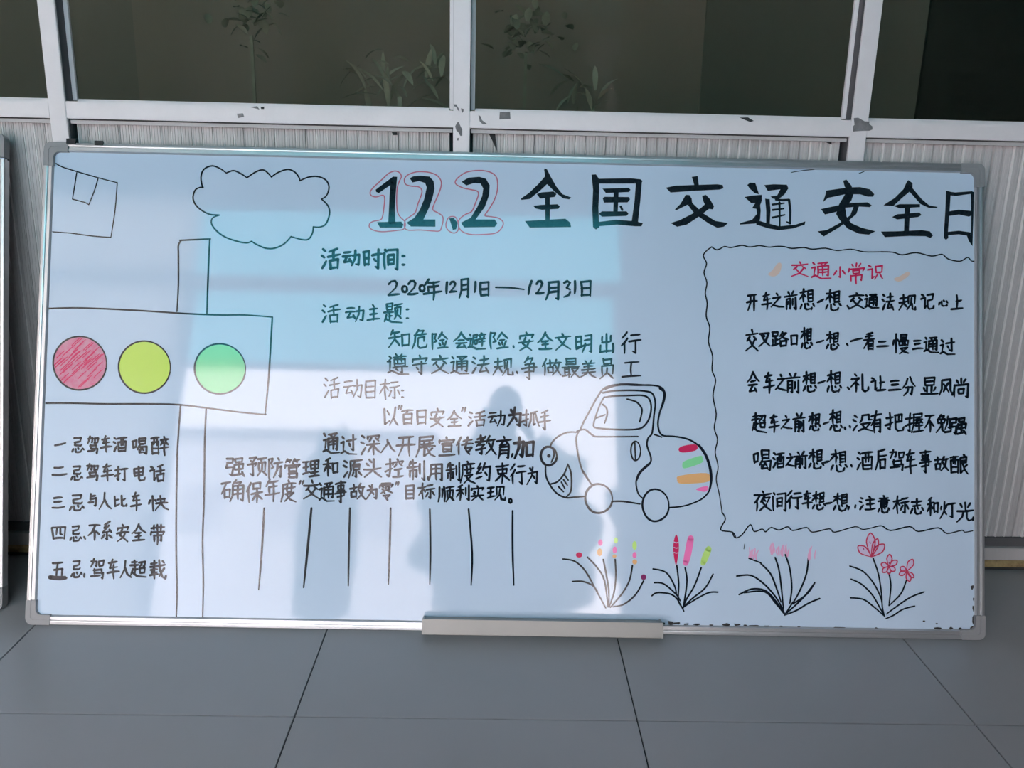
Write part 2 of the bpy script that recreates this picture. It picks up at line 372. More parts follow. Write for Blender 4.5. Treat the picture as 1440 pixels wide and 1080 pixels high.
# pen tray along the lower edge
(u0, v0), (u1, v1) = P(597, 872), P(927, 876)
tray = MB().xrun([(-.004, .0), (-.004, .0285), (-.0068, .0300), (-.034, .0250), (-.0345, .0315), (-.0365, .0315), (-.0365, .001), (-.034, -.0005)], u0, u1)
tray.build('pen_tray', M_tray, board, .0004)['label'] = 'short beige-grey aluminium pen tray'
for uu in (u0, u1):
    MB().box(uu-.002, uu+.002, -.0375, -.004, .0005, .031).build('tray_end', M_tray, board, .0006)

# ------------------------------------------------------------------ marker ink
INK_N = 0; WK = 1.08
class Ink:
    def __init__(s): s.v = []; s.f = []
    def quad(s, a, b, c, d, h):
        n = len(s.v); s.v += [(p[0], -h, p[1]) for p in (a, b, c, d)]; s.f.append((n, n+1, n+2, n+3))
    def poly(s, pts, h=.0003, px=True):
        n = len(s.v); q = [P(*p) for p in pts] if px else pts
        ar = sum(q[i][0]*q[(i+1) % len(q)][1]-q[(i+1) % len(q)][0]*q[i][1] for i in range(len(q)))
        if ar > 0: pass
        else: q = q[::-1]
        s.v += [(p[0], -h, p[1]) for p in q]; s.f.append(tuple(range(n, n+len(q))))
    def stroke(s, pts, wpx, smooth=True, taper=(.9, .6), h=.00035, closed=False):
        global INK_N
        INK_N += 1; h += (INK_N % 40)*2.5e-6
        q = [P(*p) for p in pts]
        if closed: q = q+[q[0]]
        if smooth and len(q) > 2: q = spline(q, closed)
        k = .00158*wpx/2*WK; n = len(q)
        # smooth outline: merge joints by averaging normals, break at sharp turns
        ws = []
        for i in range(n):
            t_ = i/(n-1); a, b = taper
            ws.append(k*(a+(1-a)*min(1, t_*4) if t_ < .5 else b+(1-b)*min(1, (1-t_)*3)))
        def nrm(a, b):
            dx, dz = b[0]-a[0], b[1]-a[1]; l = math.hypot(dx, dz) or 1e-9
            return (-dz/l, dx/l)
        for i in range(n-1):
            a, b = q[i], q[i+1]
            if math.hypot(b[0]-a[0], b[1]-a[1]) < 1e-7: continue
            n0 = nrm(a, b); na = nb = n0
            if i > 0:
                m_ = nrm(q[i-1], a)
                if m_[0]*n0[0]+m_[1]*n0[1] > .7: na = ((m_[0]+n0[0])/2, (m_[1]+n0[1])/2)
                else: s.cap(a, ws[i], h)
            if i < n-2:
                m_ = nrm(b, q[i+2])
                if m_[0]*n0[0]+m_[1]*n0[1] > .7: nb = ((m_[0]+n0[0])/2, (m_[1]+n0[1])/2)
            wa, wb = ws[i], ws[i+1]
            s.quad((a[0]-na[0]*wa, a[1]-na[1]*wa), (b[0]-nb[0]*wb, b[1]-nb[1]*wb), (b[0]+nb[0]*wb, b[1]+nb[1]*wb), (a[0]+na[0]*wa, a[1]+na[1]*wa), h)
        if not closed: s.cap(q[0], ws[0], h); s.cap(q[-1], ws[-1], h)
    def cap(s, c, r, h):
        n = len(s.v); k = 8
        s.v += [(c[0]+r*math.cos(i*2*math.pi/k), -h, c[1]+r*math.sin(i*2*math.pi/k)) for i in range(k)]
        s.f.append(tuple(range(n, n+k)))
    def disc(s, cx, cy, rx, ry, h=.00025, n=40):
        s.poly([(cx+rx*math.cos(i*2*math.pi/n), cy+ry*math.sin(i*2*math.pi/n)) for i in range(n)], h)
    def ring(s, cx, cy, rx, ry, wpx, a0=0.2, wob=.02):
        s.stroke([(cx+rx*(1+wob*math.sin(2*a))*math.cos(a), cy+ry*(1+wob*math.cos(3*a))*math.sin(a)) for a in [a0+i*2*math.pi/28 for i in range(29)]], wpx)
    def build(s, name, m, label=None, parent=None):
        me = bpy.data.meshes.new(name); me.from_pydata(s.v, [], s.f); me.update()
        bad = [p.index for p in me.polygons if p.normal.y > 0]
        if bad:
            bm = bmesh.new(); bm.from_mesh(me); bm.faces.ensure_lookup_table()
            for i in bad: bm.faces[i].normal_flip()
            bm.to_mesh(me); bm.free()
        o = link(name, me, m, parent or surf)
        if label: o['label'] = label
        return o
def spline(q, closed=False, sub=4):
    out = []; n = len(q)
    for i in range(n-1):
        p0 = q[i-1] if i > 0 else (q[-2] if closed else q[i]); p1, p2 = q[i], q[i+1]
        p3 = q[i+2] if i+2 < n else (q[1] if closed else q[i+1])
        for j in range(sub):
            t = j/sub; t2, t3 = t*t, t*t*t
            out.append(tuple(.5*(2*p1[c]+(p2[c]-p0[c])*t+(2*p0[c]-5*p1[c]+4*p2[c]-p3[c])*t2+(3*p1[c]-p0[c]-3*p2[c]+p3[c])*t3) for c in (0, 1)))
    out.append(q[-1]); return out
def Z(ox, oy, s, txt):
    """points read off an enlarged crop: 'x,y x,y / x,y ...' -> list of strokes in photo pixels"""
    return [[(ox+float(a)/s, oy+float(b)/s) for a, b in (p.split(',') for p in st.split())] for st in txt.split('/')]

# title: black digits and characters filled in with the broad marker, thin red outline round the date
t1 = lambda s: Z(500, 230, 6.545, s)
ik = Ink()
for p in t1('185,240 345,120 383,122 372,250 362,400 368,555 300,555 308,400 312,300 320,200 215,272 190,262/198,540 420,535 440,560 430,590 225,590/498,135 530,118 600,112 680,120 718,160 728,230 710,310 680,400 625,515 735,515 735,582 510,580 470,545 540,500 590,430 630,330 655,220 640,180 585,162 525,175/862,505 900,500 940,545 925,605 895,612 880,560/975,168 1040,130 1140,122 1200,140 1235,200 1230,290 1190,400 1105,515 1280,515 1305,550 1280,585 1000,588 970,545 1060,500 1120,400 1165,300 1175,230 1150,185 1090,180 1020,203'):
    ik.poly(p)
ik.build('title_date', K2, 'black date 12.2 in broad marker')
ik = Ink()
for p in t1('370,70 405,85 422,120 405,160 385,220 378,330 385,440 410,490 450,530 458,570 440,605 390,615 250,628 170,615 130,590 130,555 165,532 225,520 248,490 262,400 268,320 250,292 190,308 145,295 135,265 160,225 230,160 300,95 340,75/465,608 600,612 700,620 770,622 790,590 805,530 800,485 760,455 712,425 725,370 760,290 785,220 788,165 755,115 690,85 600,75 530,85 475,110 450,145 460,190 510,208 580,215 610,245 605,290 575,370 550,450 500,490 455,530/840,530 855,500 885,488 920,495 940,530 948,580 940,620 910,640 870,628 838,595 832,560/918,165 950,125 1010,85 1080,68 1170,65 1250,85 1295,125 1308,190 1300,270 1270,350 1215,440 1190,480 1250,490 1320,505 1360,545 1340,600 1290,640 1200,652 1080,655 1010,640 965,610 945,560 960,510 1010,470 1070,440 1105,360 1130,290 1120,255 1060,240 990,225 930,195'):
    ik.stroke(p, 1.5, closed=True, taper=(1, 1), h=.0006)
ik.build('title_outline', M_redthin, 'thin red outline round the date')
def title(scale, ox, oy, polys, strokes=''):
    ik = Ink()
    for p in Z(ox, oy, scale, polys): ik.poly(p, h=.0003+.00002*(len(ik.f) % 7))
    if strokes:
        for p in Z(ox, oy, scale, strokes): ik.stroke(p, 3.2, smooth=False, h=.0005)
    ik.build('title_character', K2)
title(7.2, 720, 225, '330,85 355,95 395,175 450,270 510,345 600,380 580,398 520,390 440,330 355,245 280,315 180,395 95,405 90,390 170,335 265,245 335,165 325,100/250,345 300,328 420,318 450,345 430,375 285,392/335,370 383,370 383,610 338,610/215,465 290,455 460,448 485,470 470,495 300,505 240,492/130,618 540,595 590,635 598,680 180,685')
title(7.2, 720, 225, '805,148 850,145 880,190 885,300 875,480 880,620 885,680 850,705 820,680 812,500 820,300/870,190 1200,185 1300,195 1325,215 1290,240 870,240/1255,215 1315,215 1300,400 1275,640 1210,630 1240,420/860,630 1050,605 1250,620 1325,640 1310,672 1250,672 1060,655 870,672/915,290 1180,282 1200,300 1185,325 950,335/918,385 940,372 1185,375 1195,400 1170,430 930,432/1030,325 1080,325 1070,530 1025,530/880,545 910,520 1160,520 1180,545 1160,567 910,575/1085,465 1110,460 1130,510 1110,520')
title(6.545, 920, 235, '345,90 400,82 410,165 370,170/105,190 200,170 580,158 630,165 638,195 600,208 350,220 150,235/290,255 325,258 345,290 350,340 300,350 200,400 190,390 240,340/440,265 475,255 510,290 550,360 540,390 505,385 480,380 450,310/480,330 510,380 420,450 300,530 210,550 150,515 230,490 350,430 430,375/310,350 350,330 450,425 560,495 680,515 640,550 580,560 500,520 370,430')
title(6.545, 920, 235, '855,165 880,143 930,145 965,250 925,240 880,200/830,275 900,262 990,255 990,310 975,350 980,400 975,480 930,520 790,530 790,515 900,485 945,430 940,385 900,378 930,330 890,330/930,480 1000,505 1150,545 1300,530 1390,500 1385,530 1280,565 1150,582 1050,565 940,530/1012,165 1100,158 1220,162 1235,195 1200,250 1140,300 1090,290 1070,270 1130,262 1160,205 1045,220/1020,290 1062,295 1070,400 1062,550 1030,545 1030,400',
      '1120,300 1180,305 1240,302 1252,400 1250,520 1220,505/1090,345 1195,332/1090,395 1190,383/1090,465 1200,440/1152,325 1155,545')
title(5.76, 1140, 235, '262,110 290,102 330,150 345,200 300,190 275,160/125,190 300,165 400,162 480,180 515,220 505,240 460,240 400,220 280,220 190,240 140,250 98,285 120,220/290,200 350,210 330,270 280,330 290,400 330,455 410,490 525,520 470,548 390,540 300,500 235,430 205,380 230,300/82,340 220,310 330,290 460,285 495,310 480,325 390,320 280,330 200,365 115,385/355,300 392,315 370,380 300,440 220,495 105,562 55,520 130,510 240,450 320,390')
title(5.76, 1140, 235, '790,105 825,130 825,170 900,260 960,310 1028,322 1020,332 960,332 890,300 800,200 740,250 670,315 590,312 600,300 680,250 750,180 775,125/670,315 720,300 885,300 885,325 720,335/658,405 700,382 880,368 898,388 870,405 700,425/762,320 805,320 795,530 755,530/568,522 700,520 900,510 965,520 990,555 970,575 930,560 800,558 600,568')
title(5.76, 1140, 235, '1095,190 1135,200 1125,350 1112,520 1115,575 1095,590 1078,575 1080,500 1090,350/1100,195 1170,205 1310,195 1315,215 1240,225 1175,235 1100,225/1295,200 1322,200 1318,400 1310,640 1280,600 1262,550 1298,545 1300,400/1110,360 1200,345 1300,355 1310,390 1280,402 1200,385 1110,398/1105,525 1200,515 1300,530 1290,560 1200,545 1105,553')

# box, cloud, traffic light, wavy border
def draw(name, label, m_, wpx, specs, smooth=True, taper=(.95, .8)):
    ik = Ink()
    for sp in specs:
        for p in Z(*sp): ik.stroke(p, wpx, smooth=smooth, taper=taper)
    return ik.build(name, m_, label)
draw('box_drawing', 'thin black outline of a tilted box with flap', K, 1.5, [(0, 0, 1, '79,230 88,235 107,241 138,250 165,257/165,257 162,295 156,334/156,334 130,332 100,328 74,326/108,243 105,262 102,280/102,280 113,283 120,285 125,288/138,251 133,268 125,288')])
draw('cloud_drawing', 'black outline of a cloud with scalloped edge', K, 2.0, [(0, 0, 3, '855,792 848,750 860,715 895,700 930,712 955,730/955,730 985,720 1015,732 1042,750/1042,750 1080,725 1110,717 1130,730 1145,747/1145,747 1175,727 1215,715 1245,727 1262,750 1265,763/1265,763 1300,748 1340,745 1375,760 1388,790 1378,825 1357,840/1357,840 1385,870 1390,905 1375,945 1350,958 1322,957/1322,957 1318,985 1300,1010 1270,1010 1228,998/1228,998 1200,1028 1160,1047 1120,1047 1080,1030 1062,1018/1062,1018 1040,1025 1000,1018 950,1000 915,975 893,945 897,920 925,908/925,908 880,903 835,875 815,840 822,805 840,792 858,790')])
draw('traffic_light_drawing', 'black outline of a traffic light on a pole', K, 2.2, [(0, 0, 1, '255,338 251,345 251,360 251,400 249,438/253,338 275,337 296,336/295,337 293,380 291,442/68,434 100,433 140,434 200,437 260,441 310,443 345,443 383,446/383,446 381,480 378,530 373,582/65,567 100,567 150,568 200,568 250,569 300,575 340,580 374,583/254,570 251,610 249,650 248,720 248,780 249,830 248,867/290,575 288,620 287,700 285,760 286,820 285,868')])
for cx, cy, rx, ry, m_, lb in ((112.4, 510.8, 37.5, 37.5, M_pinkfill, 'red light coloured in with scribbles'), (203.3, 516.3, 36.4, 36.6, M_yel, 'yellow-green light'), (309.5, 518.7, 35.8, 35.2, M_grn, 'pale green light')):
    ik = Ink(); ik.disc(cx, cy, rx, ry); o = ik.build('light_fill', m_, lb)
    ik = Ink(); ik.ring(cx, cy, rx, ry, 2.1, wob=.006); ik.build('light_outline', K)
ik = Ink(); rr = random.Random(2)
for i in range(60):
    a = rr.uniform(0, 6.28); r_ = 36*math.sqrt(rr.random()); cx, cy = 112.4+r_*math.cos(a)*.85, 510.8+r_*math.sin(a)*.85
    ik.stroke([(cx-6, cy+5), (cx, cy-1), (cx+6, cy-6)], 1.2, h=.0003)
ik.build('light_scribble', M_crim)
draw('wavy_border', 'thin black wavy border round the rhyme', K, 1.7, [
 (980, 340, 5.538, '115,40 150,62 180,55 215,37 265,45 350,28 400,40 440,38 490,30 560,42 620,36 680,38 740,52 830,45 900,58 1000,50 1090,68 1200,58 1300,78 1440,78'),
 (1180, 340, 5.538, '325,78 420,82 490,102 600,85 720,112 800,98 850,135 940,152 1000,122 1030,150 1060,150'),
 (980, 340, 5.538, '115,40 75,70 50,110 75,170 55,240 78,320 65,400 80,480 72,580 100,670 90,780 122,890 118,1000 145,1080 125,1200 150,1340 135,1450 160,1540 142,1640 165,1750 150,1850 175,1970 195,2100'),
 (960, 720, 3, '165,0 180,30 160,75 210,85 225,110'),
 (1030, 630, 7.2, '0,860 30,910 95,880 180,775 220,845 300,820 335,848 390,805 470,830 560,797 610,835 750,805 810,852 980,818 1035,852 1240,797 1320,825 1440,800'),
 (1190, 630, 7.2, '285,800 360,788 450,835 640,795 730,845 930,808 1020,865 1170,833 1200,852 1280,838')])
for i_, p_ in enumerate(Z(240, 480, 2.1818, '287,512 280,640 270,762/432,512 420,640 408,755/550,512 547,630 545,750/675,512 672,640 668,745/795,515 797,640 795,745/914,515 925,650 922,748/1049,520 1049,640 1053,748')):
    ik = Ink(); ik.stroke(p_, 2.5 if i_ != 1 else 3); ik.build('ruled_line', K)
# car
C = (750, 520, 5.538)
draw('car_drawing', 'black outline of a smiling round-backed car', K, 2.3, [C+('130,600 150,560 200,515 270,487 345,487/150,610 162,660 140,720/95,745 97,820 125,890 180,960 250,995 320,992 395,988/135,890 190,870 240,810 268,740/268,735 290,790 298,870 290,950 255,992/240,815 272,860/235,855 265,900/218,875 245,925/195,910 235,950/365,470 390,410 450,300 500,210 545,150 600,125 680,115 800,120 920,120 990,135 1020,170 1015,240 985,330 970,420 985,490 1020,515 1100,520 1200,540 1280,585 1340,660 1375,760 1385,860 1370,940 1320,1000 1240,1040 1150,1065 1060,1072/540,180 620,165 760,160 880,168 930,190 950,260 940,350 925,490 895,530 885,590 915,680 905,730 830,800 800,870 815,960 850,1000/550,215 620,205 760,200 850,200 900,225 918,290 905,370 870,430 820,460 700,467 560,460 480,450 470,420 490,350 520,270 550,215/730,228 800,250 838,290 845,330 828,405/540,270 570,300 575,350 555,415/490,375 560,350/340,480 365,470 400,465 430,485 470,515 530,522 815,520/360,470 335,530 345,640 380,780 450,890/790,570 795,700/945,505 1000,525/620,1025 700,1025 830,1045',)])
ik = Ink()
ik.stroke(Z(*C, '985,145 1020,175 1015,240 985,330')[0], 3.4); ik.stroke(Z(*C, '1290,590 1340,660 1375,760 1385,860 1370,940')[0], 3.6)
ik.stroke(Z(*C, '905,730 830,800 805,860')[0], 3.4); ik.stroke(Z(*C, '385,790 450,890')[0], 3.2); ik.stroke(Z(*C, '560,148 680,115 920,122')[0], 3.0)
ik.build('thick_stroke', K)['kind'] = 'stuff'
for nm_, args in (('car_headlamp', (771.7, 641.3, 11.2, 13, 3.2)), ('car_handle', (893.9, 634.1, 6.7, 13.5, 2)), ('car_wheel', (842, 701, 19, 20.3, 2.8)), ('car_wheel', (922, 710.5, 18.6, 22.5, 2.6))):
    ik = Ink(); ik.ring(*args)
    if nm_ == 'car_headlamp': ik.disc(771.7, 641, 2.6, 2.6, .0006, 12)
    ik.build(nm_, K)
for nm, m_, pts in (('crimson', M_crim, '1130,620 1160,595 1250,580 1280,600 1260,630 1160,645'), ('green', M_grn, '1160,740 1180,710 1300,670 1318,690 1310,725 1180,768'), ('orange', M_org, '1120,855 1140,825 1350,805 1365,870 1180,888 1130,880'), ('pink', M_pink, '1265,930 1350,905 1362,930 1330,950')):
    ik = Ink(); ik.poly(spline(Z(*C, pts)[0]+[Z(*C, pts)[0][0]], True), .00028); ik.build('tail_patch', m_, nm+' highlighter patch on the car tail')
# grass clumps and flowers
A4 = (480, 720, 3); B4 = (960, 720, 3); D9 = (840, 820, 9)
draw('grass_clump', 'black drawn grass stems under dotted flowers', K, 2.1, [A4+('935,198 985,208 1030,250 1075,330 1115,405/975,293 1020,293 1060,310 1080,335/1038,190 1080,235 1110,290 1125,400/1105,200 1117,260 1128,330 1128,400/1155,200 1158,270 1150,340 1130,400/1228,225 1215,290 1180,350 1135,402/1275,290 1240,350 1190,390 1145,400',)])
draw('grass_clump', 'black drawn grass stems under pointed flowers', K, 2.1, [D9+('690,160 740,125 830,122 930,140 1000,190 1050,270 1095,355',), A4+('1315,240 1370,255 1405,310 1414,350/1320,298 1360,303 1410,345 1430,375/1415,225 1423,300 1421,370 1435,400',), B4+('10,235 18,290 8,370 0,410/78,235 50,310 15,370 2,405/128,262 95,320 40,365 5,400/148,338 110,340 60,365 8,398',)])
draw('grass_clump', 'black drawn grass stems under faded pink blooms', K, 2.2, [B4+('228,270 290,268 350,310 400,370 430,430/238,348 290,325 345,330 385,365 425,425/260,340 345,336 392,385 428,430/330,218 370,260 395,320 415,380/280,195 330,215/390,192 405,240 415,310 425,410/433,180 452,240 460,320 452,385/530,195 522,260 495,330 465,385/557,298 525,345 465,388/555,302 505,365 440,425/578,365 530,385 480,415 430,435/465,380 430,435',)])
draw('grass_clump', 'black drawn grass stems under red outlined flowers', K, 2.0, [B4+('705,228 760,250 805,300 835,360 842,400/710,283 755,305 800,350 835,410 852,440/708,362 760,368 800,395 850,438/803,195 825,260 838,340 842,400 850,435/870,258 878,310 870,395/943,290 920,345 870,395/1018,337 960,360 900,400 860,430/978,397 930,410 890,435 857,450',)])
def blob(cx, cy, rx, ry, m_, lb=None, h=.0005):
    ik = Ink(); ik.disc(cx, cy, rx, ry, h, 14); ik.build('flower_dab', m_, lb)
for cx, cy, rx, ry, m_ in ((814.3, 780.3, 4.5, 3.8, M_crim), (905, 811.5, 3.8, 4, M_purp), (844.3, 763, 3.2, 4.5, M_pink), (843.3, 776.5, 3.6, 5.5, M_org), (866, 760, 2.9, 4.2, M_lime), (864.4, 773.4, 3, 5, M_pink), (864, 782, 2.8, 2.4, M_org), (892.3, 767, 3.1, 6.3, M_lime), (892.3, 780.6, 3, 4.5, M_pink), (892.5, 790, 3.4, 3.6, M_org)):
    blob(cx, cy, rx, ry, m_)
ik = Ink(); ik.poly(spline([(950.9, 751.5), (954, 760), (954.6, 772), (953, 785), (950.5, 795), (948, 785), (946.6, 772), (947.6, 760), (950.9, 751.5)], True), .0005); ik.build('flower_dab', M_crim, 'pointed crimson flower head')
ik = Ink()
for yy in (762, 769.5, 776.5): ik.stroke([(947.6, yy), (951, yy+1.3), (953.8, yy+.3)], 1.1, h=.0007)
ik.build('flower_dab', M_lpink)
ik = Ink(); ik.stroke([(971.3, 757), (968, 775), (964.3, 792)], 8.5, taper=(.9, .8)); ik.build('flower_dab', M_pink, 'long pink flower head')
ik = Ink(); ik.stroke([(996.5, 772), (992, 783), (988.5, 792)], 8, taper=(.9, .8)); ik.build('flower_dab', M_lime, 'lime flower head')
def petal(ik, c, tip, wd, wpx=1.6):
    dx, dy = tip[0]-c[0], tip[1]-c[1]; L = math.hypot(dx, dy); nx, ny = -dy/L*wd, dx/L*wd
    pts = [c, (c[0]+dx*.35+nx*.7, c[1]+dy*.35+ny*.7), (c[0]+dx*.7+nx, c[1]+dy*.7+ny), tip, (c[0]+dx*.7-nx, c[1]+dy*.7-ny), (c[0]+dx*.35-nx*.7, c[1]+dy*.35-ny*.7), c]
    ik.stroke(pts, wpx)
    return pts
ikf = Ink(); ik = Ink()
fl = [((1225.3, 783), [((1224, 749.5), 6), ((1206.5, 768), 5.5), ((1243.5, 765.5), 5.5), ((1234, 757.5), 4)]),
      ((1250, 796.5), [((1251, 779.5), 3.6), ((1261.5, 788.5), 3.6), ((1258.5, 802.5), 3.2), ((1239, 793), 3.4), ((1241, 804.5), 3.2), ((1250, 807), 2.6)]),
      ((1275, 803), [((1283.5, 786.5), 4.2), ((1266, 798), 3.5), ((1264.5, 808), 3), ((1279, 817.5), 3.4), ((1285, 812), 2.6)])]
for (c, ps), lb in zip(fl, ('large red outlined flower', 'middle red outlined flower', 'right red outlined flower')):
    ik = Ink(); ikf = Ink()
    for tip, wd in ps:
        ikf.poly(petal(ik, c, tip, wd)[:-1], .0002)
    ik.build('flower_drawing', M_red, lb); ikf.build('flower_fill', M_lpink)
ik = Ink()
for a in ((1223, 762), (1214, 771), (1231, 768), (1250, 791), (1255, 795)): ik.stroke([a, (a[0]+.8, a[1]+2.5)], 1.3, h=.0007)
ik.build('flower_drawing', M_purp)['kind'] = 'stuff'
ik = Ink(); rr = random.Random(5)
for cx, cy in ((1058, 778), (1090.5, 771.5), (1105, 773), (1140, 779)):
    for a in range(7):
        x = cx+rr.uniform(-6, 6); y = cy+rr.uniform(-2, 4); ik.stroke([(x, y+6), (x+rr.uniform(-2, 2), y), (x+rr.uniform(-2, 3), y-rr.uniform(5, 10))], rr.uniform(1.2, 2.4), taper=(.6, .4))
ik.build('flower_drawing', M_fpink, 'faded pink blooms, half wiped away')['kind'] = 'stuff'
draw('stray_mark', None, K, .9, [(0, 0, 1, '1113,242.5 1128,240 1145,238.5/1208,244 1213,242 1217,240/1047,765 1046,772')])
for pts in ('1080,386 1086,380 1094,370 1099,372 1096,384 1088,389', '1257,392 1266,388 1276,382 1279,386 1270,394 1262,396'):
    ik = Ink(); ik.poly(spline(Z(0, 0, 1, pts)[0]+[Z(0, 0, 1, pts)[0][0]], True), .0003); ik.build('orange_smudge', M_forg)
